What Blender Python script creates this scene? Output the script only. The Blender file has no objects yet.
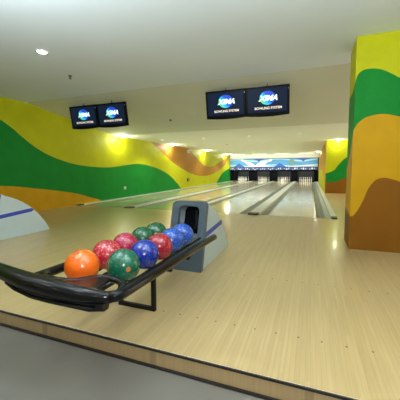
import bpy, bmesh, math, random
from math import sin, cos, pi, radians
from mathutils import Vector, Matrix
random.seed(4)
C = bpy.context.scene.collection

# ------------------------------------------------------------------ materials
def new_mat(name):
    m = bpy.data.materials.new(name); m.use_nodes = True
    return m, m.node_tree.nodes, m.node_tree.links, m.node_tree.nodes['Principled BSDF']

def plain(name, col, rough=.5, metal=0, coat=0, var=.06, scale=12, bump=0.0, bscale=60):
    m, N, L, B = new_mat(name)
    tc = N.new('ShaderNodeTexCoord')
    nz = N.new('ShaderNodeTexNoise'); nz.inputs['Scale'].default_value = scale; nz.inputs['Detail'].default_value = 4
    L.new(tc.outputs['Object'], nz.inputs['Vector'])
    cr = N.new('ShaderNodeValToRGB')
    cr.color_ramp.elements[0].position = .3; cr.color_ramp.elements[1].position = .7
    cr.color_ramp.elements[0].color = (*[c*(1-var) for c in col], 1)
    cr.color_ramp.elements[1].color = (*[min(1, c*(1+var)) for c in col], 1)
    L.new(nz.outputs['Fac'], cr.inputs['Fac']); L.new(cr.outputs['Color'], B.inputs['Base Color'])
    B.inputs['Roughness'].default_value = rough; B.inputs['Metallic'].default_value = metal
    B.inputs['Coat Weight'].default_value = coat; B.inputs['Coat Roughness'].default_value = .05
    if name.startswith('mural'): B.inputs['Specular IOR Level'].default_value = .15
    if name == 'black_enamel': B.inputs['Specular IOR Level'].default_value = .3
    if bump:
        n2 = N.new('ShaderNodeTexNoise'); n2.inputs['Scale'].default_value = bscale; n2.inputs['Detail'].default_value = 3
        L.new(tc.outputs['Object'], n2.inputs['Vector'])
        bp = N.new('ShaderNodeBump'); bp.inputs['Strength'].default_value = bump; bp.inputs['Distance'].default_value = .01
        L.new(n2.outputs['Fac'], bp.inputs['Height']); L.new(bp.outputs['Normal'], B.inputs['Normal'])
    return m

def wood(name, c1, c2, c3, rough, board=.027, coat=0.0):
    """narrow boards running along Y"""
    m, N, L, B = new_mat(name)
    tc = N.new('ShaderNodeTexCoord')
    sp = N.new('ShaderNodeSeparateXYZ'); L.new(tc.outputs['Object'], sp.inputs[0])
    def math_(op, a, b=None):
        n = N.new('ShaderNodeMath'); n.operation = op
        for i, v in enumerate((a, b)):
            if v is None: continue
            if isinstance(v, (int, float)): n.inputs[i].default_value = v
            else: L.new(v, n.inputs[i])
        return n.outputs[0]
    bx = math_('FLOOR', math_('DIVIDE', sp.outputs['X'], board))
    off = math_('MULTIPLY', math_('FRACT', math_('MULTIPLY', math_('SINE', math_('MULTIPLY', bx, 12.9898)), 43758.5)), 2.1)
    by = math_('FLOOR', math_('DIVIDE', math_('ADD', sp.outputs['Y'], off), 1.5))
    cb = N.new('ShaderNodeCombineXYZ'); L.new(bx, cb.inputs[0]); L.new(by, cb.inputs[1])
    wn = N.new('ShaderNodeTexWhiteNoise'); wn.noise_dimensions = '2D'; L.new(cb.outputs[0], wn.inputs['Vector'])
    cr = N.new('ShaderNodeValToRGB')
    cr.color_ramp.elements[0].color = (*c1, 1); cr.color_ramp.elements[1].color = (*c3, 1)
    e = cr.color_ramp.elements.new(.5); e.color = (*c2, 1)
    L.new(wn.outputs['Value'], cr.inputs['Fac'])
    mp = N.new('ShaderNodeMapping'); mp.inputs['Scale'].default_value = (70, 2.5, 1)
    L.new(tc.outputs['Object'], mp.inputs['Vector'])
    gr = N.new('ShaderNodeTexNoise'); gr.inputs['Scale'].default_value = 1; gr.inputs['Detail'].default_value = 5
    L.new(mp.outputs[0], gr.inputs['Vector'])
    g2 = N.new('ShaderNodeMapRange'); g2.inputs[1].default_value = .3; g2.inputs[2].default_value = .7
    g2.inputs[3].default_value = .92; g2.inputs[4].default_value = 1.05
    L.new(gr.outputs['Fac'], g2.inputs[0])
    # fine joint line
    fr = math_('FRACT', math_('DIVIDE', sp.outputs['X'], board))
    jl = math_('MULTIPLY', math_('LESS_THAN', fr, .05), .22)
    k = math_('SUBTRACT', g2.outputs[0], jl)
    mx = N.new('ShaderNodeMix'); mx.data_type = 'RGBA'; mx.blend_type = 'MULTIPLY'; mx.inputs[0].default_value = 1
    L.new(cr.outputs['Color'], mx.inputs[6]); L.new(k, mx.inputs[7])
    L.new(mx.outputs[2], B.inputs['Base Color'])
    B.inputs['Roughness'].default_value = rough; B.inputs['Coat Weight'].default_value = coat
    B.inputs['Coat Roughness'].default_value = .12
    return m

def emis(name, col, s):
    m, N, L, B = new_mat(name)
    B.inputs['Base Color'].default_value = (*col, 1)
    B.inputs['Emission Color'].default_value = (*col, 1); B.inputs['Emission Strength'].default_value = s
    B.inputs['Roughness'].default_value = .3
    return m

def ball_mat(name, base, fleck, amount=.5, scale=26):
    m, N, L, B = new_mat(name)
    tc = N.new('ShaderNodeTexCoord')
    vo = N.new('ShaderNodeTexVoronoi'); vo.inputs['Scale'].default_value = scale
    vo.feature = 'F1'
    nz = N.new('ShaderNodeTexNoise'); nz.inputs['Scale'].default_value = 9; nz.inputs['Detail'].default_value = 3
    L.new(tc.outputs['Object'], nz.inputs['Vector'])
    mx = N.new('ShaderNodeMix'); mx.data_type = 'VECTOR'; mx.inputs[0].default_value = .06
    L.new(tc.outputs['Object'], mx.inputs[4]); L.new(nz.outputs['Color'], mx.inputs[5])
    L.new(mx.outputs[1], vo.inputs['Vector'])
    cr = N.new('ShaderNodeValToRGB')
    cr.color_ramp.elements[0].color = (*fleck, 1); cr.color_ramp.elements[0].position = .12
    cr.color_ramp.elements[1].color = (*base, 1); cr.color_ramp.elements[1].position = .12 + amount*.6
    L.new(vo.outputs['Distance'], cr.inputs['Fac']); L.new(cr.outputs['Color'], B.inputs['Base Color'])
    B.inputs['Roughness'].default_value = .21; B.inputs['Specular IOR Level'].default_value = .8; B.inputs['Coat Weight'].default_value = .25
    B.inputs['Coat Roughness'].default_value = .03; B.inputs['Coat IOR'].default_value = 1.5
    return m

YEL = plain('mural_yellow', (.58, .585, .010), .55, var=.05, scale=3, bump=.35, bscale=45)
GRN = plain('mural_green', (.008, .25, .030), .55, var=.07, scale=3, bump=.35, bscale=45)
ORA = plain('mural_orange', (.64, .35, .008), .55, var=.06, scale=3, bump=.35, bscale=45)
BRNL = plain('mural_brown_lit', (.46, .22, .03), .55, var=.06, scale=3, bump=.35, bscale=45)  # mural brown lightened because the left wall is brightly lit
BRN = plain('mural_brown', (.27, .105, .008), .55, var=.06, scale=3, bump=.35, bscale=45)
CEILN = plain('near_ceiling_cooled', (.78, .87, .93), .8, var=.015, scale=1.2, bump=.05, bscale=90)  # cool tint painted in to offset warm bounce light from the floor
CEILS = plain('sloping_ceiling_dimmed', (.70, .73, .60), .8, var=.015, scale=1.2, bump=.05, bscale=90)  # darker tone makes the slope look less lit than the low ceiling
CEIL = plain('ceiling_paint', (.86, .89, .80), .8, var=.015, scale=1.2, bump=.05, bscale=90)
WALLP = plain('wall_paint', (.62, .58, .48), .7, var=.03, scale=2)
WOOD = wood('approach_wood', (.53, .395, .185), (.56, .42, .20), (.59, .445, .215), .30, .027, .25)
LANEW = wood('lane_wood', (.66, .60, .41), (.69, .63, .44), (.72, .66, .47), .16, .0265, .5)
RISER = wood('riser_wood', (.47, .345, .175), (.50, .37, .19), (.53, .39, .205), .4, .9)
TILE = plain('tile_floor', (.20, .19, .165), .35, var=.05, scale=4)
DARK = plain('dark_groove', (.02, .018, .015), .6)
BLACKT = plain('black_enamel', (.004, .0045, .006), .20, coat=.08)
BLACKR = plain('black_rubber', (.007, .007, .007), .6)
BLACKR.node_tree.nodes['Principled BSDF'].inputs['Specular IOR Level'].default_value = .25
GREYF = plain('grey_plastic', (.075, .108, .135), .38, var=.04)
GREYL = plain('light_grey_plastic', (.58, .72, .76), .38, var=.02)
INNER = plain('inner_grey', (.10, .13, .16), .5)
HOLE = plain('mouth_shade', (.0025, .003, .004), .95)
BLUES = plain('blue_stripe', (.02, .05, .50), .35)
GUTT = plain('gutter_grey', (.17, .19, .15), .35, var=.05)
CAPL = plain('divider_light', (.62, .67, .64), .28, var=.03)
LEDGB = plain('ledge_blue_grey', (.34, .42, .44), .3)
CAPD = plain('divider_end', (.02, .02, .025), .4)
LEDGE = plain('ledge_tan', (.42, .33, .16), .4)
BEZEL = plain('bezel_black', (.008, .008, .010), .28)
SCREEN = emis('screen_dark', (.006, .011, .026), 1.0)
WHITEE = emis('screen_white', (.75, .92, 1.0), .95)
CREAME = emis('screen_cream', (.9, .75, .6), .6)
GREYR = plain('grey_rod', (.10, .10, .10), .4, metal=.6)
LAMP = emis('lamp_glow', (1, .95, .82), 40)
GLOW = emis('dome_glow', (1, .98, .85), 5)
TUBE = emis('tube_glow', (1, .97, .9), 1.1)
LAMPT = emis('lamp_ring', (.8, .78, .7), .0)
WHITEP = plain('white_plastic', (.75, .75, .70), .4)
PINW = plain('pin_white', (.85, .85, .82), .2)
PINR = plain('pin_red', (.6, .03, .02), .3)
MB_SKY = plain('masking_sky', (.10, .36, .72), .4, var=.05)
MB_BLUE = plain('masking_blue', (.03, .13, .55), .4)
MB_PALE = plain('masking_pale', (.42, .70, .86), .4)
MB_WHITE = plain('masking_white', (.85, .88, .90), .4)
MB_RED = plain('masking_red', (.75, .22, .18), .4)
MB_GRN = plain('masking_grey_green', (.16, .34, .36), .4)
MB_NAVY = plain('masking_navy', (.05, .07, .22), .4)
MB_LIL = plain('masking_lilac', (.45, .5, .75), .4)
PIT = plain('pit_black', (.005, .006, .009), .8)
for m_ in (PIT, HOLE, SCREEN, BEZEL): m_.node_tree.nodes['Principled BSDF'].inputs['Specular IOR Level'].default_value = .05
CURT = plain('pit_curtain', (.035, .04, .045), .8)

def globe_mat():
    m, N, L, B = new_mat('screen_globe')
    tc = N.new('ShaderNodeTexCoord')
    nz = N.new('ShaderNodeTexNoise'); nz.inputs['Scale'].default_value = 7; nz.inputs['Detail'].default_value = 3
    L.new(tc.outputs['Object'], nz.inputs['Vector'])
    sp = N.new('ShaderNodeSeparateXYZ'); L.new(tc.outputs['Generated'], sp.inputs[0])
    a = N.new('ShaderNodeMath'); a.operation = 'MULTIPLY_ADD'; a.inputs[1].default_value = .55
    L.new(nz.outputs['Fac'], a.inputs[0])
    b = N.new('ShaderNodeMath'); b.operation = 'SUBTRACT'; L.new(sp.outputs['X'], b.inputs[0])
    c = N.new('ShaderNodeMath'); c.operation = 'MULTIPLY_ADD'; c.inputs[1].default_value = -.6; c.inputs[2].default_value = .15
    L.new(sp.outputs['Z'], c.inputs[0]); L.new(c.outputs[0], b.inputs[1])
    L.new(b.outputs[0], a.inputs[2])
    cr = N.new('ShaderNodeValToRGB'); E_ = cr.color_ramp.elements
    E_[0].position = .45; E_[0].color = (.08, .62, .18, 1)
    E_[1].position = .72; E_[1].color = (.02, .42, .95, 1)
    e = E_.new(1.0); e.color = (.01, .06, .55, 1)
    L.new(a.outputs[0], cr.inputs['Fac'])
    L.new(cr.outputs['Color'], B.inputs['Base Color']); L.new(cr.outputs['Color'], B.inputs['Emission Color'])
    B.inputs['Emission Strength'].default_value = .75
    return m
GLOBE = globe_mat()

# ------------------------------------------------------------------ mesh helpers
class MB:
    def __init__(s): s.v = []; s.f = []; s.mi = []; s.mats = []; s.sm = []
    def _m(s, m):
        if m not in s.mats: s.mats.append(m)
        return s.mats.index(m)
    def face(s, pts, m, smooth=False):
        b = len(s.v); s.v += [tuple(p) for p in pts]
        s.f.append(list(range(b, b+len(pts)))); s.mi.append(s._m(m)); s.sm.append(smooth)
    def add(s, vs, fs, m, smooth=False):
        b = len(s.v); s.v += [tuple(p) for p in vs]
        for f in fs: s.f.append([b+i for i in f]); s.mi.append(s._m(m)); s.sm.append(smooth)
    def box(s, a, b, m):
        x0, y0, z0 = a; x1, y1, z1 = b
        vs = [(x0,y0,z0),(x1,y0,z0),(x1,y1,z0),(x0,y1,z0),(x0,y0,z1),(x1,y0,z1),(x1,y1,z1),(x0,y1,z1)]
        s.add(vs, [(0,3,2,1),(4,5,6,7),(0,1,5,4),(1,2,6,5),(2,3,7,6),(3,0,4,7)], m)
    def loft(s, rings, m, smooth=True, cap=True, closed=True):
        n = len(rings[0]); vs = [p for r in rings for p in r]; fs = []
        for i in range(len(rings)-1):
            for j in range(n if closed else n-1):
                k = (j+1) % n
                fs.append((i*n+j, i*n+k, (i+1)*n+k, (i+1)*n+j))
        s.add(vs, fs, m, smooth)
        if cap and closed:
            s.face(list(reversed(rings[0])), m); s.face(rings[-1], m)
    def tube(s, pts, r, m, n=14, sq=(1, 1)):
        pts = [Vector(p) for p in pts]; rings = []
        up0 = Vector((0, 0, 1))
        for i, p in enumerate(pts):
            d = (pts[min(i+1, len(pts)-1)] - pts[max(i-1, 0)]).normalized()
            u = up0 if abs(d.z) < .9 else Vector((0, 1, 0))
            a = d.cross(u).normalized(); b = a.cross(d)
            rr = r[i] if isinstance(r, (list, tuple)) else r
            rings.append([p + a*cos(2*pi*k/n)*rr*sq[0] + b*sin(2*pi*k/n)*rr*sq[1] for k in range(n)])
        s.loft(rings, m)
    def disc(s, c, r, m, axis='z', n=24, h=0.0):
        ring = []
        for k in range(n):
            a = 2*pi*k/n
            if axis == 'z': ring.append((c[0]+r*cos(a), c[1]+r*sin(a), c[2]))
            if axis == 'y': ring.append((c[0]+r*cos(a), c[1], c[2]+r*sin(a)))
            if axis == 'x': ring.append((c[0], c[1]+r*cos(a), c[2]+r*sin(a)))
        if h:
            i = 'xyz'.index(axis); r2 = [tuple(v + (h if j == i else 0) for j, v in enumerate(p)) for p in ring]
            s.loft([ring, r2], m, smooth=False)
        else: s.face(ring, m)
    def lathe(s, prof, c, m, n=20, mats=None):
        rings = [[(c[0]+r*cos(2*pi*k/n), c[1]+r*sin(2*pi*k/n), c[2]+z) for k in range(n)] for r, z in prof]
        if mats is None: s.loft(rings, m); return
        for i in range(len(rings)-1): s.loft(rings[i:i+2], mats[i], cap=False)
    def build(s, name, parent=None, bevel=0, seg=2, origin=None, fix=True):
        me = bpy.data.meshes.new(name)
        o_ = Vector(origin) if origin else Vector((0, 0, 0))
        me.from_pydata([tuple(Vector(p)-o_) for p in s.v], [], s.f)
        for m in s.mats: me.materials.append(m)
        for i, p in enumerate(me.polygons): p.material_index = s.mi[i]; p.use_smooth = s.sm[i]
        bm = bmesh.new(); bm.from_mesh(me); bmesh.ops.remove_doubles(bm, verts=bm.verts, dist=1e-5)
        if fix: bmesh.ops.recalc_face_normals(bm, faces=bm.faces)
        bm.to_mesh(me); bm.free()
        o = bpy.data.objects.new(name, me); C.objects.link(o); o.location = o_
        if parent: o.parent = parent
        if bevel:
            b = o.modifiers.new('bevel', 'BEVEL'); b.width = bevel; b.segments = seg; b.limit_method = 'ANGLE'; b.angle_limit = radians(35)
        return o

def tag(o, label, cat, group=None, kind=None):
    o['label'] = label; o['category'] = cat
    if group: o['group'] = group
    if kind: o['kind'] = kind
    return o
def empty(name, loc=(0, 0, 0)):
    o = bpy.data.objects.new(name, None); C.objects.link(o); o.location = loc; o.empty_display_size = .1
    return o
def copy_tree(o, parent=None):
    c = o.copy(); C.objects.link(c); c.parent = parent
    if parent is None:
        for k in ('label', 'category', 'group'):
            if k in o: c[k] = o[k]
    for ch in list(o.children): copy_tree(ch, c)
    return c
def struct(o): o['kind'] = 'structure'; return o

# ------------------------------------------------------------------ constants
H = 1.0951
LX = [-6.60, -4.810, -3.037, -1.263, .511]         # centre lines of the lane dividers
YF = 6.85; YM = 25.0; YE = 26.35                    # foul line, masking panel, end of lanes
XW = -6.746; Z1 = 2.784; YS1 = 5.34; Z2 = 2.32; YS2 = 8.765
YBL = 13.94; YST = 1.464; XR = 4.6; YB = -4.5; YBK = 27.3; ZL = -.12

# ------------------------------------------------------------------ shell
def interp(P, x):
    if x <= P[0][0]: return P[0][1]
    for (a, b), (c, d) in zip(P, P[1:]):
        if x <= c: return b + (d-b)*(x-a)/(c-a) if c > a else d
    return P[-1][1]
def smoothed(P):
    """Catmull-Rom style resample of a boundary (monotone in the first value)"""
    out = []
    for i in range(len(P)-1):
        p0 = P[max(i-1, 0)]; p1 = P[i]; p2 = P[i+1]; p3 = P[min(i+2, len(P)-1)]
        m1 = (p2[1]-p0[1])/max(p2[0]-p0[0], 1e-6); m2 = (p3[1]-p1[1])/max(p3[0]-p1[0], 1e-6); h = p2[0]-p1[0]
        for k in range(8):
            t = k/8
            out.append((p1[0]+h*t, (2*t**3-3*t**2+1)*p1[1]+(t**3-2*t**2+t)*h*m1+(-2*t**3+3*t**2)*p2[1]+(t**3-t**2)*h*m2))
    out.append(P[-1]); return out
def strips(mb, s0, s1, step, top, bounds, cols, pt, z0=0.0):
    """painted wall: columns split at the boundary heights. pt(s,z) -> 3D point; top(s) gives the wall height"""
    n = max(1, int(round((s1-s0)/step)))
    for i in range(n):
        a = s0+(s1-s0)*i/n; b = s0+(s1-s0)*(i+1)/n
        def hs(s):
            t = top(s); r = [z0]
            for B_ in bounds: r.append(min(t, max(r[-1], interp(B_, s))))
            r.append(t); return r
        ha, hb = hs(a), hs(b)
        for k in range(len(ha)-1):
            if ha[k+1]-ha[k] < 1e-4 and hb[k+1]-hb[k] < 1e-4: continue
            q = [pt(a, ha[k]), pt(b, hb[k]), pt(b, hb[k+1]), pt(a, ha[k+1])]
            if hb[k+1]-hb[k] < 1e-4: q.pop(2)
            elif ha[k+1]-ha[k] < 1e-4: q.pop(3)
            mb.face(q, cols[k])
def ceil_h(y): return Z1 if y < YS1 else (Z2 if y > YS2 else Z1+(Z2-Z1)*(y-YS1)/(YS2-YS1))

b1 = smoothed([(-4.5, .3), (-2, .62), (1, .86), (3.2, .80), (4.3, .74), (4.83, .70), (5.65, .58), (6.27, .48), (6.92, .35), (7.47, .19), (8.0, .03), (8.3, -.2)]) + [(40, -.2)]
b2 = smoothed([(-4.5, 1.0), (-1.5, 1.5), (1.5, 2.3), (3.4, 2.6), (4.4, 2.38), (4.91, 2.12), (5.21, 1.90), (5.45, 1.74), (5.75, 1.58), (6.29, 1.39), (6.96, 1.25), (7.76, 1.18), (8.5, 1.17), (9.3, 1.24),
               (10.2, 1.32), (10.8, 1.30), (11.39, 1.23), (12.13, 1.10), (12.83, .92), (13.49, .66), (14.21, .28), (14.7, -.02), (15, -.05)]) \
   + smoothed([(21.0, -.05), (21.24, .09), (21.8, .38), (22.7, .74), (24.74, 1.12), (27, 1.25)])
b3 = smoothed([(11.0, 2.6), (11.31, 2.40), (11.78, 2.17), (12.45, 1.90), (13.07, 1.65), (13.87, 1.37), (14.62, 1.16), (15.6, .92), (16.7, .73), (17.76, .64), (19.15, .64), (20.5, .78), (22.03, 1.05), (23.3, 1.40), (24.73, 1.97), (26, 2.4)])
b4 = smoothed([(15.4, 2.5), (15.87, 2.28), (16.24, 2.10), (16.89, 1.85), (17.59, 1.58), (18.34, 1.35), (19.37, 1.26), (20.5, 1.36), (21.5, 1.56), (22.58, 1.77), (24.4, 2.18), (25.5, 2.4)])
mb = MB()
b4n = [(-9, 9), (15.39, 9)] + b4 + [(25.6, 9)]
b3n = [(-9, 9), (10.99, 9)] + b3 + [(26.1, 9)]
class Brown: pass
strips(mb, YB, YBK, .10, ceil_h, [b1, b2, b3n, b4n], [ORA, GRN, YEL, BRNL, YEL], lambda s, z: (XW, s, z), z0=0.0)
mb.face([(XW, YB, ZL), (XW, YST, ZL), (XW, YST, 0), (XW, YB, 0)], ORA)
struct(mb.build('wall_left', fix=False))

mb = MB()
xs0, xs1 = XW, XR
mb.face([(xs0, YB, Z1), (xs0, YS1, Z1), (xs1, YS1, Z1), (xs1, YB, Z1)], CEILN)
mb.face([(xs0, YS1, Z1), (xs0, YS2, Z2), (xs1, YS2, Z2), (xs1, YS1, Z1)], CEILS)
mb.face([(xs0, YS2, Z2), (xs0, YBK, Z2), (xs1, YBK, Z2), (xs1, YS2, Z2)], CEIL)
struct(mb.build('ceiling', fix=False))

mb = MB()                                             # approach, with inlaid guide dots and the floor right of the lanes
mb.face([(XW, YST, 0), (XR, YST, 0), (XR, YF, 0), (XW, YF, 0)], WOOD)
mb.face([(.575, YF, 0), (XR, YF, 0), (XR, YBK, 0), (.575, YBK, 0)], WOOD)
mb.face([(XW, YF, -.09), (.575, YF, -.09), (.575, YBK, -.09), (XW, YBK, -.09)], DARK)
mb.face([(XW, YF, 0), (XW, YF, -.09), (.575, YF, -.09), (.575, YF, 0)], WOOD)
mb.face([(.575, YF, 0), (.575, YF, -.09), (.575, YBK, -.09), (.575, YBK, 0)], WOOD)
for yy, n in ((1.895, 9), (2.86, 9)):
    for k in range(-6, 8):
        mb.disc((-.188+k*.141-.0, yy, .0006), .0065, DARK, n=12)
        if -5 <= k: mb.disc((-4.0+k*.141, yy, .0006), .0065, DARK, n=12)
struct(mb.build('floor', fix=False))
mb = MB()
mb.face([(XW, YST, ZL), (XW, YST, -.012), (XR, YST, -.012), (XR, YST, ZL)], RISER)
mb.box((XW, YST-.012, -.013), (XR, YST+.0, -.0005), DARK)
mb.box((XW, YST-.016, ZL), (XR, YST-.0005, ZL+.012), DARK)
struct(mb.build('trim_1', fix=True))
mb = MB(); mb.face([(XW, YB, ZL), (XR, YB, ZL), (XR, YST, ZL), (XW, YST, ZL)], TILE)
struct(mb.build('floor_seating', fix=False))

mb = MB(); mb.face([(XW, YBK, -.1), (XR, YBK, -.1), (XR, YBK, Z2), (XW, YBK, Z2)], PIT); struct(mb.build('wall_back'))
# unseen window opening added in the right wall to let light in
mb = MB(); mb.box((XW, YB-.15, ZL), (XR, YB, Z1-.001), WALLP); struct(mb.build('wall_front'))
mb = MB()
def quad(a, b, z0, z1): mb.face([(XR, a, z0), (XR, b, z0), (XR, b, z1), (XR, a, z1)], WALLP)
quad(YB, 5.4, ZL, Z1); quad(5.4, YBL, ZL, .25); quad(YBL, YBK, ZL, Z2)
struct(mb.build('wall_right', fix=False))
mb = MB(); n_ = 5
for k in range(n_+1):
    y_ = 5.4+(YBL-.06-5.4)*k/n_; mb.box((XR-.03, y_-.03, .25), (XR+.03, y_+.03, Z2-.001), WHITEP)
mb.box((XR-.03, 5.4, .25), (XR+.03, YBL-.05, .30), WHITEP)
struct(mb.build('added_window_1'))

# far right wall block with its own mural (faces the camera and the lanes)
XB = .62; YBL = 13.94
d1 = smoothed([(.3, .78), (.6, .87), (.96, 1.03), (1.18, 1.33), (1.45, 1.58), (2.0, 1.75), (2.8, 1.5), (4.6, 1.2)])
d2 = smoothed([(.3, .50), (.61, .49), (1.05, .51), (1.21, .60), (1.48, .72), (2.2, .85), (4.6, .6)])
mb = MB()
strips(mb, XB, XR, .04, lambda s: Z2, [d2, d1], [BRN, GRN, YEL], lambda s, z: (s, YBL, z))
s1_ = smoothed([(13.9, .15), (15.5, .55), (17.5, .95), (20, 1.02), (24.2, .90), (27.3, .7)])
strips(mb, YBL, YBK, .15, lambda s: Z2, [s1_], [YEL, ORA], lambda s, z: (XB, s, z))
struct(mb.build('wall_block_right', fix=False))

# near right column
XC, YC, XC2, YC2 = .512, 4.322, 1.42, 4.90
c3 = smoothed([(.40, .46), (.53, .45), (.56, .47), (.59, .52), (.63, .60), (.67, .70), (.71, .82), (.78, .93), (.84, .965), (.92, .97), (1.1, .90), (1.45, .6)])
c2 = smoothed([(.45, 1.50), (.512, 1.59), (.54, 1.65), (.57, 1.69), (.62, 1.735), (.67, 1.76), (.8, 1.785), (.9, 1.775), (1.1, 1.70), (1.45, 1.4)])
c1 = smoothed([(.45, 2.0), (.49, 2.12), (.53, 2.28), (.58, 2.345), (.67, 2.365), (.77, 2.35), (.86, 2.31), (1.1, 2.15), (1.45, 1.95)])
mb = MB(); TOPC = Z1-.001
strips(mb, XC, XC2, .012, lambda s: TOPC, [c3, c2, c1], [BRN, ORA, GRN, YEL], lambda s, z: (s, YC, z))
l3 = [(YC, .45), (YC2, .51)]; l2 = smoothed([(YC, 1.585), (4.45, 1.42), (4.7, 1.20), (YC2, 1.08)]); l1 = smoothed([(YC, 2.21), (4.5, 2.14), (YC2, 2.12)])
strips(mb, YC, YC2, .012, lambda s: TOPC, [l3, l2, l1], [BRN, ORA, GRN, YEL], lambda s, z: (XC, s, z))
strips(mb, YC, YC2, .6, lambda s: TOPC, [], [BRN], lambda s, z: (XC2, s, z))
strips(mb, XC, XC2, 1., lambda s: TOPC, [], [BRN], lambda s, z: (s, YC2, z))
tag(mb.build('column', fix=False), 'square pillar painted in yellow green orange and brown waves, nearest on the right', 'pillar')

# ------------------------------------------------------------------ lanes
names = ['bowling lane on the far left, right along the painted wall',
         'bowling lane second from the left, its near end between both ball returns',
         'bowling lane third from the left, just left of the broad middle divider',
         'rightmost bowling lane, ending beside the short divider near the pillar']
def gutter(x0, x1):
    mb = MB(); n = 10; ra = []
    for yy in (YF, YE):
        ra.append([(x0+(x1-x0)*k/n, yy, -.004-.055*sin(pi*k/n)) for k in range(n+1)])
    mb.loft(ra, GUTT, closed=False, cap=False)
    mb.face([*ra[0]][::-1], GUTT)
    mb.box((x0-.001, YF, -.089), (x0+.004, YE, -.001), LEDGE); mb.box((x1-.004, YF, -.089), (x1+.001, YE, -.001), GUTT)
    return mb
HW = [.075, .13, .085, .13, .06]                       # half widths of the dividers
for i in range(4):
    l = LX[i]+HW[i]+.04; r = LX[i+1]-HW[i+1]-.04
    if i == 3: r = LX[4]-HW[4]-.13
    lane = empty('bowling_lane', ((l+r)/2, YF, 0))
    tag(lane, names[i], 'bowling lane')
    mb = MB(); mb.box((l+.18, YF+.002, -.089), (r-.18, YE, -.0015), LANEW)
    o = mb.build('lane_bed', lane); o.location = -lane.location
    for a, b in ((l, l+.178), (r-.178, r)):
        o = gutter(a, b).build('gutter', lane, fix=False); o.location = -lane.location
dl = ['white lane divider lying against the painted wall at far left',
      'pale lane divider with dark end, lined up with the half-hidden ball return',
      'pale lane divider emerging from behind the hood of the big ball return',
      'broad pale lane divider with dark end, in the middle of the lanes',
      'narrow pale lane divider ending nearest the painted pillar']
for i, x in enumerate(LX):
    t = empty('lane_divider', (x, YF, 0)); tag(t, dl[i], 'lane divider')
    w = HW[i]; mb = MB()
    lo = .04; ro = .13 if False else .04
    if i < 4: mb.box((x+w, YF, -.088), (x+w+.038, YE, -.002), LEDGE)
    if i == 4: mb.box((x-w-.128, YF, -.088), (x-w-.02, YE, .004), LEDGB); mb.box((x-w-.02, YF, -.088), (x-w, YE, .002), GUTT)
    elif i > 0: mb.box((x-w-.038, YF, -.088), (x-w, YE, -.002), LEDGE)
    mb.box((x-w, YF+.12, -.088), (x+w, YE, .016 if i in (1, 3) else .020), CAPL)
    o = mb.build('divider_cap', t, bevel=.006); o.location = -t.location
    mb = MB()                                          # end piece
    prof = [(0, 0, .0), (.0, .03, 0), (.03, .05, 0), (.12, .055, 0)]
    r = []
    for yy, hh, ww in ((YF-.07, .010, .82), (YF-.05, .022, .93), (YF+.0, .030, 1), (YF+.12, .032, 1)):
        z0 = .0 if yy < YF+.001 else .0
        r.append([(x-w*ww, yy, z0+.0005), (x-w*ww, yy, hh), (x-w*ww*.9, yy, hh+.006), (x+w*ww*.9, yy, hh+.006), (x+w*ww, yy, hh), (x+w*ww, yy, z0+.0005)])
    mb.loft(r, CAPD, smooth=False)
    o = mb.build('end_piece', t); o.location = -t.location; o['label'] = 'dark rounded end piece'
    if i == 0:
        mb = MB(); mb.disc((x, YF-.068, .016), .011, WHITEP, 'y', 12, h=.01); o = mb.build('end_bolt', t); o.location = -t.location

# masking unit / pinsetter front
mu = empty('masking_unit', (-3.04, YM, 0)); tag(mu, 'long blue panel picturing crossed pins above the pin pits at the end of the lanes', 'masking unit')
MX0, MX1 = XW+.03, XB-.10
def mpart(mb, name, label=None, bevel=0):
    o = mb.build(name, mu, bevel=bevel); o.location = -mu.location
    if label: o['label'] = label
    return o
mb = MB(); mb.box((MX0, YM, 1.27), (MX1, YM+.06, 1.93), MB_SKY)
W_ = MX1-MX0
def mx(px): return MX0+(px-229)/(317.5-229)*W_        # position along the panel, measured from its left end
zt, zb = 1.93, 1.27
def poly(pts, m, lift): mb.face([(mx(a), YM-lift, b) for a, b in pts], m)
def band(lift, m, f0, f1, x0=229, x1=317.5, n=80):
    for k in range(n):
        a = x0+(x1-x0)*k/n; b = x0+(x1-x0)*(k+1)/n
        mb.face([(mx(a), YM-lift, f0(a)), (mx(b), YM-lift, f0(b)), (mx(b), YM-lift, f1(b)), (mx(a), YM-lift, f1(a))], m)
wave = lambda ph, amp, z: (lambda x: z+amp*cos(2*pi*(x-ph)/44))
band(.002, MB_PALE, wave(251, -.06, 1.31), wave(251, -.06, 1.40))
band(.002, MB_PALE, wave(236, .10, 1.78), wave(236, .07, 1.87))
band(.003, MB_WHITE, lambda x: zb, wave(239, -.035, 1.325))
band(.002, MB_SKY, lambda x: 1.27, lambda x: 1.271)
for cx in (239, 281.5): poly([(cx-5.5, 1.27), (cx+6, 1.27), (cx+2.5, 1.44), (cx, 1.58), (cx-2, 1.47)], MB_BLUE, .005)
for cx in (260, 304): poly([(cx-6, 1.925), (cx+7, 1.925), (cx+2, 1.80), (cx, 1.68), (cx-2, 1.80)], MB_BLUE, .005)
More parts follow.
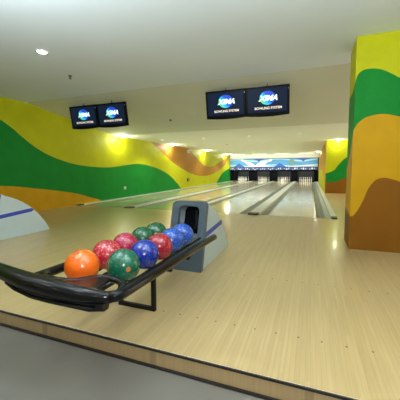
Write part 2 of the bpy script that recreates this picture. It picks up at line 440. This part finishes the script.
def pinshape(c, ang, L_, lift):
    prof = [(0, .25), (.05, .30), (.18, .5), (.36, .58), (.5, .48), (.64, .26), (.72, .20), (.80, .23), (.9, .27), (.97, .2), (1, .05)]
    pts = [(t, w*.46) for t, w in prof]+[(t, -w*.46) for t, w in reversed(prof)]
    out = []
    for t, w in pts:
        x = (t-.5)*L_; y = w*L_*.5
        out.append((c[0]+x*cos(ang)-y*sin(ang), c[1]+x*sin(ang)+y*cos(ang)))
    mb.face([(a, YM-lift, max(1.272, min(1.928, b))) for a, b in out], MB_WHITE)
    for t0 in (.70, .76):
        q = []
        for t, w in ((t0, .075), (t0+.03, .075), (t0+.03, -.075), (t0, -.075)):
            x = (t-.5)*L_; y = w*L_*.5
            q.append((c[0]+x*cos(ang)-y*sin(ang), YM-lift-.002, c[1]+x*sin(ang)+y*cos(ang)))
        mb.face(q, MB_RED)
pinshape((mx(249), 1.55), radians(152), 1.45, .008)
pinshape((mx(265), 1.56), radians(24), 1.6, .012)
mb.disc((mx(293), YM-.008, 1.60), .27, MB_GRN, 'y', 28)
mpart(mb, 'panel')
mb = MB(); mb.box((MX0, YM-.015, 1.93), (MX1, YM+.08, 1.975), MB_NAVY); mpart(mb, 'top_rail', 'dark blue top rail')
mb = MB(); mb.box((MX0, YM, 1.00), (MX1, YM+.06, 1.268), MB_NAVY)
for k in range(44):
    cx = MX0+.09+k*(W_-.18)/43
    z0 = 1.03+.03*sin(k*2.3); hh = .12+.05*sin(k*1.7+1)
    mcol = (MB_LIL, MB_WHITE, MB_LIL, MB_BLUE)[k % 4]
    mb.face([(cx-.045, YM-.004, z0), (cx+.045, YM-.004, z0), (cx+.05, YM-.004, z0+hh*.5), (cx+.02, YM-.004, z0+hh), (cx-.02, YM-.004, z0+hh), (cx-.05, YM-.004, z0+hh*.5)], mcol)
mpart(mb, 'lower_strip', 'dark strip with a row of small pin shapes')
mb = MB(); mb.box((MX0, YM+.02, .88), (MX1, YM+.5, .998), PIT); mpart(mb, 'pit_shadow_line')  # black box put in for the shadow line below the strip
for i, x in enumerate(LX):
    mb = MB(); a, b = x-.24, x+.24
    if i == 0: a = XW+.03
    if i == 4: b = XB-.02; 
    mb.box((a, YM+.10, .052), (b, YE, .879), PIT); mpart(mb, 'kickback')
mb = MB(); mb.box((MX0, YE+.02, 0), (MX1, YE+.05, .87), CURT); mpart(mb, 'pit_curtain')

# white fascia above the masking unit
mb = MB(); mb.box((XW+.002, YM+.12, 1.98), (XB-.002, YM+.22, Z2-.001), CEIL); struct(mb.build('trim_2'))

# pins
prof = [(.0, 0), (.026, 0), (.031, .01), (.047, .06), (.060, .115), (.058, .15), (.043, .205), (.028, .245), (.0235, .265), (.027, .30), (.032, .335), (.030, .36), (.020, .378), (.0, .381)]
pm = [PINW]*8+[PINR]+[PINW]*5
pl = ['pins standing in the pit of the leftmost lane', 'white pins at the end of the second lane from the left',
      'white pins at the end of the third lane from the left', 'white pins at the end of the rightmost lane']
mb = MB(); mb.lathe(prof, (0, 0, 0), PINW, n=12, mats=pm[:13]); first = mb.build('bowling_pin')
used = False
for i in range(4):
    l = LX[i]+HW[i]+.04; r = LX[i+1]-HW[i+1]-.04
    if i == 3: r = LX[4]-HW[4]-.13
    cx = (l+r)/2
    for row in range(4):
        for k in range(row+1):
            o = first if not used else first.copy()
            if used: C.objects.link(o)
            used = True
            o.location = (cx+(k-row/2)*.3048, YM+.32+row*.264, -.0014)
            tag(o, ['white pin among the ten '+pl[0], 'white pin among the ten '+pl[1][6:], 'white pin among the ten '+pl[2][6:], 'white pin among the ten '+pl[3][6:]][i], 'bowling pin', pl[i])

# ------------------------------------------------------------------ ball return
def arch(x0, x1, z0, z1, r, n=6):
    """closed outline: square bottom, rounded top corners"""
    P = [(x0, z0), (x1, z0)]
    for k in range(n+1):
        a = k/n*pi/2; P.append((x1-r+r*cos(a), z1-r+r*sin(a)))
    for k in range(n+1):
        a = pi/2+k/n*pi/2; P.append((x0+r+r*cos(a), z1-r+r*sin(a)))
    return P
def make_return(xc):
    t = empty('ball_return', (xc, 2.79, 0))
    def part(mb, name, parent=t, bevel=0, seg=2, label=None):
        o = mb.build(name, parent, bevel=bevel, seg=seg)
        if label: o['label'] = label
        return o
    lean = .20/.72
    fy = lambda z: lean*z                              # front face leans back with height (local y=0 at its foot)
    hw = .197
    # side/back housing: profile extruded across
    P = [(.045, .0), (.045+lean*.72, .722), (.30, .690), (.40, .655), (.50, .612), (.60, .560), (.70, .490), (.80, .405), (.89, .310), (.97, .215), (1.04, .115), (1.09, .03), (1.10, .0)]
    mb = MB(); rings = []
    for x, ins in ((-hw+.0, .012), (-hw+.012, 0), (hw-.012, 0), (hw, .012)):
        rings.append([(x, y, max(0, z-ins) if z > 0.001 else 0) for y, z in P])
    mb.loft(rings, GREYL, smooth=False)
    part(mb, 'housing', bevel=.010)
    # front frame plate with arched opening
    out = arch(-hw-.012, hw+.012, 0, .735, .055); inn = arch(-.118, .128, .36, .685, .065)
    mb = MB(); D0, D1 = -.035, .035
    n = len(out)
    for A, flip in ((D0, 0), (D1, 1)):
        for k in range(n):
            k2 = (k+1) % n
            q = [(*[out[k][0]], fy(out[k][1])+A, out[k][1]), (out[k2][0], fy(out[k2][1])+A, out[k2][1]), (inn[k2][0], fy(inn[k2][1])+A, inn[k2][1]), (inn[k][0], fy(inn[k][1])+A, inn[k][1])]
            mb.face(q, GREYF)
    for S in (out, inn):
        for k in range(n):
            k2 = (k+1) % n
            mb.face([(S[k][0], fy(S[k][1])+D0, S[k][1]), (S[k2][0], fy(S[k2][1])+D0, S[k2][1]), (S[k2][0], fy(S[k2][1])+D1, S[k2][1]), (S[k][0], fy(S[k][1])+D1, S[k][1])], GREYF)
    f = part(mb, 'front_frame', bevel=.006, label='blue-grey arched front frame')
    # inner collar + flat black sheet painted as the shade inside the mouth
    mb = MB(); i2 = arch(-.070, .116, .375, .668, .055)
    n = len(inn)
    for k in range(n):
        k2 = (k+1) % n
        mb.face([(inn[k][0]*.99, fy(inn[k][1])+.01, inn[k][1]*.998), (inn[k2][0]*.99, fy(inn[k2][1])+.01, inn[k2][1]*.998), (i2[k2][0], fy(i2[k2][1])+.033, i2[k2][1]), (i2[k][0], fy(i2[k][1])+.033, i2[k][1])], INNER, True)
    part(mb, 'opening_collar', f)
    mb = MB(); mb.face([(x, fy(z)+.0355, z) for x, z in i2], HOLE)
    part(mb, 'opening', f, label='ball opening with its inner shade painted black')
    mb = MB(); mb.tube([(.072, fy(.62)+.02, .63), (.088, fy(.56)+.01, .57), (.094, fy(.49)+.005, .50), (.088, fy(.43)+.01, .43)], .014, BLACKR, n=10)
    part(mb, 'lift_belt', f)
    # blue side stripes
    for sx in (-1, 1):
        mb = MB(); xx = sx*(hw+.001)
        v = [(xx, .14, .335), (xx, .14, .395), (xx, .745, .440), (xx, .785, .408), (xx, .745, .380)]
        mb.loft([v, [(xx+sx*.0015, b, c) for _, b, c in v]], BLUES, smooth=False)
        part(mb, 'stripe', label='blue side stripe')
    # guard rails
    for sx in (-1, 1):
        mb = MB(); X = sx*.327
        pts = [(X-sx*.04, -1.60, .425), (X-sx*.012, -1.575, .425), (X, -1.53, .424)]+[(X, -1.53+k*.3, .424-k*.0085) for k in range(1, 6)]+[(X, .06, .375)]
        mb.tube(pts, .031, BLACKT, n=16)
        part(mb, 'guard_rail')
        mb = MB(); mb.box((X-sx*.0-.012, -.62, .355), (X+.012, -.56, .375), BLACKT)
        mb.box((min(X, sx*.205), -.61, .330), (max(X, sx*.205), -.57, .349), BLACKT); part(mb, 'rail_bracket')
    # ball tracks: two round bars under each row
    for cx in (-.142, .133):
        for dx in (-.05, .05):
            e = .042 if cx < 0 else .006
            mb = MB(); mb.tube([(cx+dx+e, -1.44, .361), (cx+dx+e*.48, -1.10, .361), (cx+dx, -.80, .361), (cx+dx, .02, .361)], .0118, BLACKR, n=10)
            part(mb, 'track_bar')
    # end bar, long and swollen, running out to the left
    mb = MB(); rings = []
    prof_ = [(.315, -1.585, .418, .018, .024), (.29, -1.605, .425, .030, .034), (.22, -1.630, .430, .044, .040), (.10, -1.645, .438, .056, .046), (-.10, -1.645, .444, .062, .048),
             (-.30, -1.625, .448, .062, .046), (-.50, -1.585, .448, .056, .043), (-.70, -1.54, .446, .052, .041), (-.95, -1.49, .443, .048, .039), (-1.20, -1.44, .441, .045, .037), (-1.32, -1.38, .440, .040, .034), (-1.38, -1.27, .438, .030, .028), (-1.385, -1.22, .438, .012, .012)]
    Q = [Vector((a, b, c)) for a, b, c, _, _ in prof_]
    for i, (a, b, c, ry, rz) in enumerate(prof_):
        d = (Q[min(i+1, len(Q)-1)]-Q[max(i-1, 0)]).normalized(); s = d.cross(Vector((0, 0, 1))).normalized()
        ring = []
        for k in range(20):
            th = 2*pi*k/20; ring.append(Q[i]+s*cos(th)*ry+Vector((0, 0, 1))*sin(th)*rz)
        rings.append(ring)
    mb.loft(rings, BLACKT); o = part(mb, 'end_bar', label='thick glossy black end bar')
    ss = o.modifiers.new('s', 'SUBSURF'); ss.levels = 1; ss.render_levels = 2
    # lower shroud under the end bar
    mb = MB(); rings = []
    for a, b, zt_, zb_, w in ((.285, -1.615, .405, .360, .035), (.20, -1.625, .41, .350, .045), (-.05, -1.635, .415, .358, .050), (-.18, -1.63, .415, .360, .050), (-.30, -1.62, .415, .372, .046), (-.42, -1.60, .418, .388, .036), (-.52, -1.58, .42, .402, .026)):
        rings.append([(a, b-w, zt_), (a, b-w*.9, zb_+.012), (a, b-w*.5, zb_), (a, b+w*.5, zb_), (a, b+w, zt_)])
    mb.loft(rings, BLACKT, smooth=False); part(mb, 'end_shroud', bevel=.006)
    mb = MB(); mb.tube([(.24, -1.672, .384), (0, -1.688, .386), (-.18, -1.684, .386), (-.34, -1.66, .396), (-.46, -1.628, .408)], .006, BLACKR, n=8); part(mb, 'shroud_rib')
    # bumper loops that stop the two rows
    mb = MB()
    pts = [(.322, -1.58, .432), (.304, -1.51, .434), (.268, -1.45, .434), (.200, -1.415, .434), (.120, -1.405, .434), (.055, -1.425, .434), (.012, -1.475, .434), (-.03, -1.518, .434), (-.10, -1.532, .434), (-.18, -1.535, .434), (-.26, -1.52, .434), (-.31, -1.47, .432), (-.326, -1.42, .43)]
    sm = []
    for i in range(len(pts)-1):
        p0, p1, p2, p3 = [Vector(pts[max(0, min(len(pts)-1, j))]) for j in (i-1, i, i+1, i+2)]
        for k in range(4):
            u = k/4; sm.append(.5*((2*p1)+(-p0+p2)*u+(2*p0-5*p1+4*p2-p3)*u*u+(-p0+3*p1-3*p2+p3)*u**3))
    sm.append(Vector(pts[-1]))
    mb.tube(sm, .024, BLACKT, n=14, sq=(1, .8)); part(mb, 'bumper')
    mb = MB(); E_ = [(-.30, -1.60), (.20, -1.60), (.185, -1.52), (.165, -1.43), (.12, -1.41), (.055, -1.43), (.012, -1.48), (-.03, -1.525), (-.18, -1.54), (-.28, -1.52)]
    mb.loft([[(a, b, .426) for a, b in E_], [(a, b, .448+.0*(b+1.6)) for a, b in E_]], BLACKT, smooth=False)
    part(mb, 'end_plate', bevel=.006)
    # U-shaped floor leg and its crossbar
    mb = MB(); s_ = .012
    mb.box((-.165, -.930, .0), (.170, -.900, .030), BLACKR)
    mb.box((.140, -.931, .0), (.171, -.899, .37), BLACKR); mb.box((-.166, -.931, .0), (-.135, -.899, .37), BLACKR)
    mb.box((-.315, -.925, .330), (.315, -.901, .349), BLACKR)
    part(mb, 'leg', bevel=.003)
    return t
ret = make_return(LX[3]+.0)
tag(ret, 'ball return with grey hood and black rack, carrying the row of bowling balls', 'ball return')
ret2 = copy_tree(ret); ret2.location.x = LX[1]+.15
ret2['label'] = 'half-hidden pale ball return hood with blue stripe at the left edge'

# ------------------------------------------------------------------ balls
R_ = .1082
def ball(name_label, x, y, mat, holes=None, dot=None):
    zc = .361+math.sqrt((R_+.0118)**2-.05**2)+.0003
    t = empty('bowling_ball', (x, y, zc)); tag(t, name_label, 'bowling ball')
    bm = bmesh.new(); bmesh.ops.create_uvsphere(bm, u_segments=64, v_segments=40, radius=R_)
    for f in bm.faces: f.smooth = True
    me = bpy.data.meshes.new('shell'); bm.to_mesh(me); bm.free(); me.materials.append(mat)
    o = bpy.data.objects.new('shell', me); C.objects.link(o); o.parent = t
    o.rotation_euler = (random.uniform(0, 6), random.uniform(0, 6), random.uniform(0, 6))
    def plug(d, r, m, nm):
        d = Vector(d).normalized(); q = d.to_track_quat('Z', 'Y').to_matrix(); mb = MB(); rings = []
        for rr in (r, r*.66, r*.33, .0005):
            z = math.sqrt(R_*R_-rr*rr)+.0006
            rings.append([q @ Vector((rr*cos(2*pi*k/18), rr*sin(2*pi*k/18), z)) for k in range(18)])
        mb.loft(rings, m, cap=False); mb.build(nm, t)
    for d in holes or []: plug(d, .009, HOLEO, 'finger_hole')
    if dot: plug(*dot, 'emblem')
    return t
M_OR = ball_mat('ball_orange', (1.0, .16, .005), (1.0, .20, .012), .5, 14)
M_GR = ball_mat('ball_green', (.002, .12, .062), (.012, .27, .16), .5, 54)
M_GR2 = ball_mat('ball_dark_green', (.002, .10, .030), (.012, .2, .08), .5, 54)
M_BL = ball_mat('ball_blue', (.003, .02, .30), (.02, .12, .62), .5, 54)
M_LB = ball_mat('ball_light_blue', (.008, .07, .45), (.10, .32, .85), .5, 60)
M_RD = ball_mat('ball_crimson', (.36, .004, .022), (.62, .06, .09), .5, 54)
M_PK = ball_mat('ball_pink_red', (.46, .012, .03), (.80, .22, .22), .6, 60)
M_MG = ball_mat('ball_magenta', (.42, .006, .06), (.75, .12, .20), .5, 57)
HOLEO = plain('hole_orange', (.45, .07, .005), .6)
EMB = plain('emblem_orange', (.5, .17, .04), .4)
XRt, XLt = LX[3]+.133, LX[3]-.142
ball('plain bright orange bowling ball at the near end of the rack', XLt+.040, 1.420, M_OR, holes=[(-.12, -.55, 1), (.10, -.42, 1), (.02, -.85, 1)])
ball('green speckled bowling ball with small orange mark, nearest in the right row', XRt+.006, 1.528, M_GR, dot=((.92, -.72, .06), .016, EMB))
ball('dark blue speckled bowling ball between the green and the crimson ball', XRt, 1.790, M_BL)
ball('crimson bowling ball in the right row, behind the dark blue ball', XRt, 2.018, M_RD)
ball('lighter blue bowling ball directly behind the crimson ball', XRt, 2.240, M_LB)
ball('lighter blue bowling ball at the mouth of the hood', XRt, 2.462, M_LB)
ball('pinkish red speckled bowling ball right behind the orange ball', XLt+.020, 1.690, M_PK)
ball('magenta speckled bowling ball third in the left row', XLt+.004, 1.935, M_MG)
ball('dark green bowling ball in left row, just behind the magenta ball', XLt, 2.205, M_GR2)
ball('dark green bowling ball in left row, farthest from the orange ball', XLt, 2.440, M_GR2)

# ------------------------------------------------------------------ monitors
def text_mesh(s, size, shear=0, name='text', bold=0.0):
    cu = bpy.data.curves.new(name, 'FONT'); cu.body = s; cu.size = size; cu.align_x = 'CENTER'; cu.align_y = 'CENTER'; cu.shear = shear; cu.offset = bold; cu.extrude = .0008
    o = bpy.data.objects.new(name, cu); C.objects.link(o)
    dg = bpy.context.evaluated_depsgraph_get(); me = bpy.data.meshes.new_from_object(o.evaluated_get(dg))
    bpy.data.objects.remove(o); return me
T1 = text_mesh('XIMA', .135, .35, bold=.005); T2 = text_mesh('BOWLING SYSTEM', .062, 0, bold=.0015)
def make_monitor():
    w, h, d = .416, .272, .09
    t = empty('hanging_monitor')
    mb = MB(); rings = []                               # casing with a bowed lower edge, tapering to the back
    def outline(k, y):
        P = [(-w*k, h*k), (w*k, h*k)]
        for i in range(9):
            u = 1-2*i/8; P.append((u*w*k, (-h-.022*(1-u*u))*k))
        return [(x, y, z) for x, z in P]
    rings = [outline(.985, -.035), outline(1, -.028), outline(1, .02), outline(.9, .05), outline(.7, d)]
    mb.loft(rings, BEZEL, smooth=False); b = mb.build('casing', t)
    mb = MB(); mb.face([(-.372, -.0365, -.212), (.372, -.0365, -.212), (.372, -.0365, .232), (-.372, -.0365, .232)], SCREEN)
    s = mb.build('screen', t)
    mb = MB(); mb.face([(.01+.150*cos(2*pi*k/40), -.0385, .055+.128*sin(2*pi*k/40)) for k in range(40)], GLOBE); mb.build('globe', s)
    for me, z, m, nm, x in ((T1, .045, WHITEE, 'lettering', .02), (T2, -.135, CREAME, 'caption', .02)):
        me2 = me.copy(); me2.materials.clear(); me2.materials.append(m)
        o = bpy.data.objects.new(nm, me2); C.objects.link(o); o.parent = s; o.rotation_euler = (radians(90), 0, 0); o.location = (x, -.0405, z)
        if nm == 'lettering': o.scale = (1.05, 1.0, 1)
    mb = MB(); mb.disc((w-.018, -.0375, .20), .009, WHITEP, 'y', 12); o = mb.build('indicator', t); o['label'] = 'small white indicator'
    mb = MB()
    mb.tube([(0, .03, h-.02), (0, .03, h+.065)], .009, GREYR, n=10)
    mb.box((-.05, .0, h-.012), (.05, .06, h+.006), GREYR); mb.build('hanger_rod', t)
    return t
m0 = make_monitor()
mons = [(-1.655, 5.80, 2.412, 'left one of the centre pair'),
        (-.822, 5.80, 2.408, 'right one of the centre pair'),
        (-5.315, 5.80, 2.405, 'left one of the pair by the yellow wall'),
        (-4.465, 5.80, 2.400, 'right one of the pair by the yellow wall')]
for i, (x, y, z, lb) in enumerate(mons):
    o = m0 if i == 0 else copy_tree(m0)
    o.location = (x, y, z); o.rotation_euler = (radians(10), 0, 0)
    tag(o, 'black monitor with blue globe logo, '+lb, 'monitor', 'overhead score monitors')

# ------------------------------------------------------------------ small ceiling and wall things
def downlight(x, y, label, grp):
    t = empty('ceiling_light', (x, y, Z1)); tag(t, label, 'ceiling light', grp)
    mb = MB(); rings = []
    for r, z in ((.085, -.001), (.085, -.008), (.065, -.010), (.062, -.003)):
        rings.append([(r*cos(2*pi*k/28), r*sin(2*pi*k/28), z) for k in range(28)])
    mb.loft(rings, WHITEP, cap=False); mb.build('trim_ring', t)
    mb = MB(); mb.disc((0, 0, -.004), .063, LAMP, 'z', 28); mb.build('lamp', t)
    return t
dl0 = None
for iy, y in enumerate((3.18, 1.75, .35, -1.1, -2.6)):
    for ix, x in enumerate((-5.2, -3.645, -2.1, -.55, 1.0, 2.6)):
        if iy == 0 and ix != 1: continue
        lb = 'small round ceiling light glowing at the top left, above the lane approach' if iy == 0 else 'small round ceiling light above the seating area behind the viewer'
        if dl0 is None: dl0 = downlight(x, y, lb, 'round lights in the high ceiling')
        else:
            o = copy_tree(dl0); o.location = (x, y, Z1); o['label'] = lb
        L_ = bpy.data.lights.new('downlight_lamp', 'SPOT'); L_.energy = (8 if iy else 12)*(.15 if ix == 0 else .5 if ix == 1 else 1); L_.spot_size = radians(150); L_.spot_blend = .7; L_.shadow_soft_size = .06
        L_.color = (1, .98, .90); lo = bpy.data.objects.new('downlight_lamp', L_); C.objects.link(lo); lo.location = (x, y, Z1-.03)

mb = MB()                                              # bare sprinkler on the near ceiling
mb.disc((-4.10, 4.15, Z1-.006), .035, GREYR, 'z', 20, h=.0055)
mb.tube([(-4.10, 4.15, Z1-.005), (-4.10, 4.15, Z1-.045)], .009, GREYR, n=10)
mb.disc((-4.10, 4.15, Z1-.055), .022, GREYR, 'z', 16, h=.004)
mb.tube([(-4.12, 4.15, Z1-.03), (-4.125, 4.15, Z1-.045), (-4.10, 4.15, Z1-.052)], .004, GREYR, n=8)
mb.tube([(-4.08, 4.15, Z1-.03), (-4.075, 4.15, Z1-.045), (-4.10, 4.15, Z1-.052)], .004, GREYR, n=8)
tag(mb.build('sprinkler'), 'small dark sprinkler head on the near ceiling at upper left', 'sprinkler')
mb = MB(); zz = ceil_h(7.45); mb.disc((-3.75, 7.45, zz-.03), .03, GREYR, 'z', 18, h=.028); mb.tube([(-3.75, 7.45, zz-.03), (-3.75, 7.45, zz-.05)], .01, GREYR, n=8)
tag(mb.build('sprinkler'), 'tiny sprinkler head on the sloping ceiling between the screen pairs', 'sprinkler')
mb = MB(); mb.box((XW+.001, 15.5, 2.03), (XW+.12, 15.72, 2.22), WHITEP); mb.disc((XW+.121, 15.61, 2.1), .05, DARK, 'x', 16)
tag(mb.build('wall_speaker', bevel=.01), 'small white box mounted high on the brown part of the left wall', 'speaker')
mb = MB(); mb.box((XW+.001, 9.33, .32), (XW+.012, 9.46, .43), WHITEP); mb.box((XW+.0125, 9.37, .35), (XW+.014, 9.42, .40), CAPL)
tag(mb.build('wall_socket', bevel=.002), 'white wall socket low on the green hill of the left wall', 'socket')
mb = MB(); mb.box((XW+.001, 15.45, .38), (XW+.03, 15.75, .54), DARK); mb.box((XW+.031, 15.6, .41), (XW+.034, 15.68, .49), WHITEP)
tag(mb.build('wall_socket', bevel=.004), 'dark socket box with white face on the yellow band of the left wall', 'socket')

# wall washers tucked against the low ceiling beside the left wall and by the right block
def washer(x, y, e, label, grp, sx=1):
    t = empty('wall_washer', (x, y, Z2)); tag(t, label, 'ceiling light', grp)
    mb = MB(); mb.disc((0, 0, -.020), .06, WHITEP, 'z', 20, h=.0195); mb.build('base', t)
    mb = MB(); mb.lathe([(.048, -.0205), (.050, -.035), (.045, -.052), (.032, -.064), (.012, -.069), (.001, -.0695)], (0, 0, 0), GLOW, n=20); mb.build('glass_dome', t)
    L_ = bpy.data.lights.new('washer_lamp', 'POINT'); L_.energy = e; L_.shadow_soft_size = .03
    L_.color = (.98, 1, .84); lo = bpy.data.objects.new('washer_lamp', L_); C.objects.link(lo); lo.location = (x, y, Z2-.115)
wl = ['small dome light nearest the screens, washing the yellow wall', 'small dome light over the start of the brown wave on the left wall',
      'small dome light over the yellow dip inside the brown wave', 'small dome light at the far end of the left wall']
for y, lb, e in zip((9.0, 13.1, 18.1, 23.4), wl, (26, 24, 24, 24)): washer(XW+.24, y, e, lb, 'lights along the left wall')
washer(XB+.45, YBL-.22, 8, 'small dome light washing the yellow face of the far right wall', 'lights by the right wall')
washer(XB-.16, 22.5, 9, 'small dome light beside the orange side of the far right wall', 'lights by the right wall')

def area(name, loc, rot, sx, sy, e, col=(1, .96, .86)):
    L_ = bpy.data.lights.new(name, 'AREA'); L_.shape = 'RECTANGLE'; L_.size = sx; L_.size_y = sy; L_.energy = e; L_.color = col
    o = bpy.data.objects.new(name, L_); C.objects.link(o); o.location = loc; o.rotation_euler = rot
    return o
# fluorescent battens added on the low ceiling to brighten the blue panel
def fill_batten(x, y, label, e):
    t = empty('added_batten', (x, y, Z2)); tag(t, label, 'ceiling light', 'battens added to light the masking unit')
    mb = MB(); mb.box((-.60, -.03, -.03), (.60, .03, .012), WHITEP); mb.build('fitting', t, bevel=.004)
    mb = MB(); mb.tube([(-.57, 0, -.044), (.57, 0, -.044)], .0135, TUBE, n=12); mb.build('tube', t)
    area('added_batten_lamp', (x, y, Z2-.065), (radians(35), 0, 0), 1.15, .03, e, (1, .98, .93))
# lights added to brighten the lanes; a collar hides the lamp from shallow angles
cl = None
for y in (10.6, 14.0, 17.4, 20.8, 24.0):
    for x in (-5.7, -3.92, -2.15, -.38):
        if cl is None:
            cl = empty('added_downlight', (x, y, Z2))
            mb = MB(); rings = [[(r*cos(2*pi*k/20), r*sin(2*pi*k/20), z) for k in range(20)] for r, z in ((.062, -.0005), (.060, -.034), (.055, -.036), (.052, -.001))]
            mb.loft(rings, CEIL, cap=False); mb.build('collar', cl)
            mb = MB(); mb.disc((0, 0, -.003), .050, LAMP, 'z', 20); mb.build('lamp', cl); o = cl
        else: o = copy_tree(cl); o.location = (x, y, Z2)
        tag(o, 'small added light with a short collar in the low ceiling over the lanes', 'ceiling light', 'lights added over the lanes')
        L_ = bpy.data.lights.new('added_lane_lamp', 'SPOT'); L_.energy = 64; L_.spot_size = radians(125); L_.spot_blend = .6; L_.shadow_soft_size = .05; L_.color = (.96, 1, .88)
        lo = bpy.data.objects.new('added_lane_lamp', L_); C.objects.link(lo); lo.location = (x, y, Z2-.04)
# pit lamps above the pins
for i in range(4):
    cx = (LX[i]+LX[i+1])/2
    t = empty('pit_lamp', (cx, YM+.56, .99)); tag(t, 'lamp over the pins of the '+('leftmost', 'second', 'third', 'rightmost')[i]+' lane, hidden behind the panel', 'lamp', 'pin pit lamps')
    mb = MB(); mb.box((-.45, 0, -.05), (.45, .06, 0), WHITEP); mb.build('fitting', t)
    mb = MB(); mb.tube([(-.42, .03, -.065), (.42, .03, -.065)], .014, LAMP, n=10); mb.build('tube', t)
    area('pit_lamp_light', (cx, YM+.59, .90), (radians(-8), 0, 0),   .85, .05, 5, (.95, 1, .98))

for i in range(4):
    fill_batten((LX[i]+LX[i+1])/2, 23.7, 'slim added light fitting on the low ceiling, lighting the blue panel', 11)

# unseen uplighters added over the seating area to brighten the high ceiling
for i, (x, y) in enumerate(((-4.3, .9), (-2.1, .9), (.1, .9), (2.3, .9))):
    t = empty('fill_uplighter', (x, y, Z1)); tag(t, 'slim hanging fill light added above the step behind the viewer', 'ceiling light', 'added uplighters')
    mb = MB(); mb.box((-.6, -.06, -.77), (.6, .06, -.765), WHITEP); mb.box((-.6, -.065, -.77), (.6, -.06, -.74), WHITEP); mb.box((-.6, .06, -.77), (.6, .065, -.755), WHITEP); mb.build('tray', t)
    mb = MB(); mb.tube([(-.5, 0, -.765), (-.5, 0, .0)], .004, GREYR, n=8); mb.tube([(.5, 0, -.765), (.5, 0, .0)], .004, GREYR, n=8); mb.build('wire', t)
    area('fill_uplighter_lamp', (x, y, Z1-.70), (radians(146), 0, 0), 1.1, .08, (8, 46, 46, 16)[i], (.86, .97, 1))

# camera-mounted flash
L_ = bpy.data.lights.new('camera_flash', 'POINT'); L_.energy = 42; L_.shadow_soft_size = .035; L_.color = (1, .98, .95)
o = bpy.data.objects.new('camera_flash', L_); C.objects.link(o); o.location = (.03, -.02, H+.06)

# ------------------------------------------------------------------ world and camera
w = bpy.data.worlds.new('World'); bpy.context.scene.world = w; w.use_nodes = True
w.node_tree.nodes['Background'].inputs[0].default_value = (1.0, .95, .84, 1); w.node_tree.nodes['Background'].inputs[1].default_value = 2.3

yaw, pitch, roll, f = .3685, .0832, -.0043, 287.28
fv = Vector((-sin(yaw)*cos(pitch), cos(yaw)*cos(pitch), -sin(pitch)))
rv = Vector((cos(yaw), sin(yaw), 0)); uv = rv.cross(fv)
r2 = rv*cos(roll)+uv*sin(roll); u2 = -rv*sin(roll)+uv*cos(roll)
M = Matrix((r2, u2, -fv)).transposed().to_4x4(); M.translation = (0, 0, H)
cam = bpy.data.cameras.new('camera'); cam.sensor_fit = 'HORIZONTAL'; cam.sensor_width = 36; cam.lens = 36*f/400
cam.shift_y = -7/400; cam.shift_x = .5/400; cam.clip_start = .05
co = bpy.data.objects.new('camera', cam); C.objects.link(co); co.matrix_world = M
sc = bpy.context.scene; sc.camera = co
sc.view_settings.view_transform = 'Standard'; sc.view_settings.look = 'None'; sc.view_settings.gamma = 1; sc.view_settings.use_curve_mapping = False
sc.view_settings.exposure = 0.30
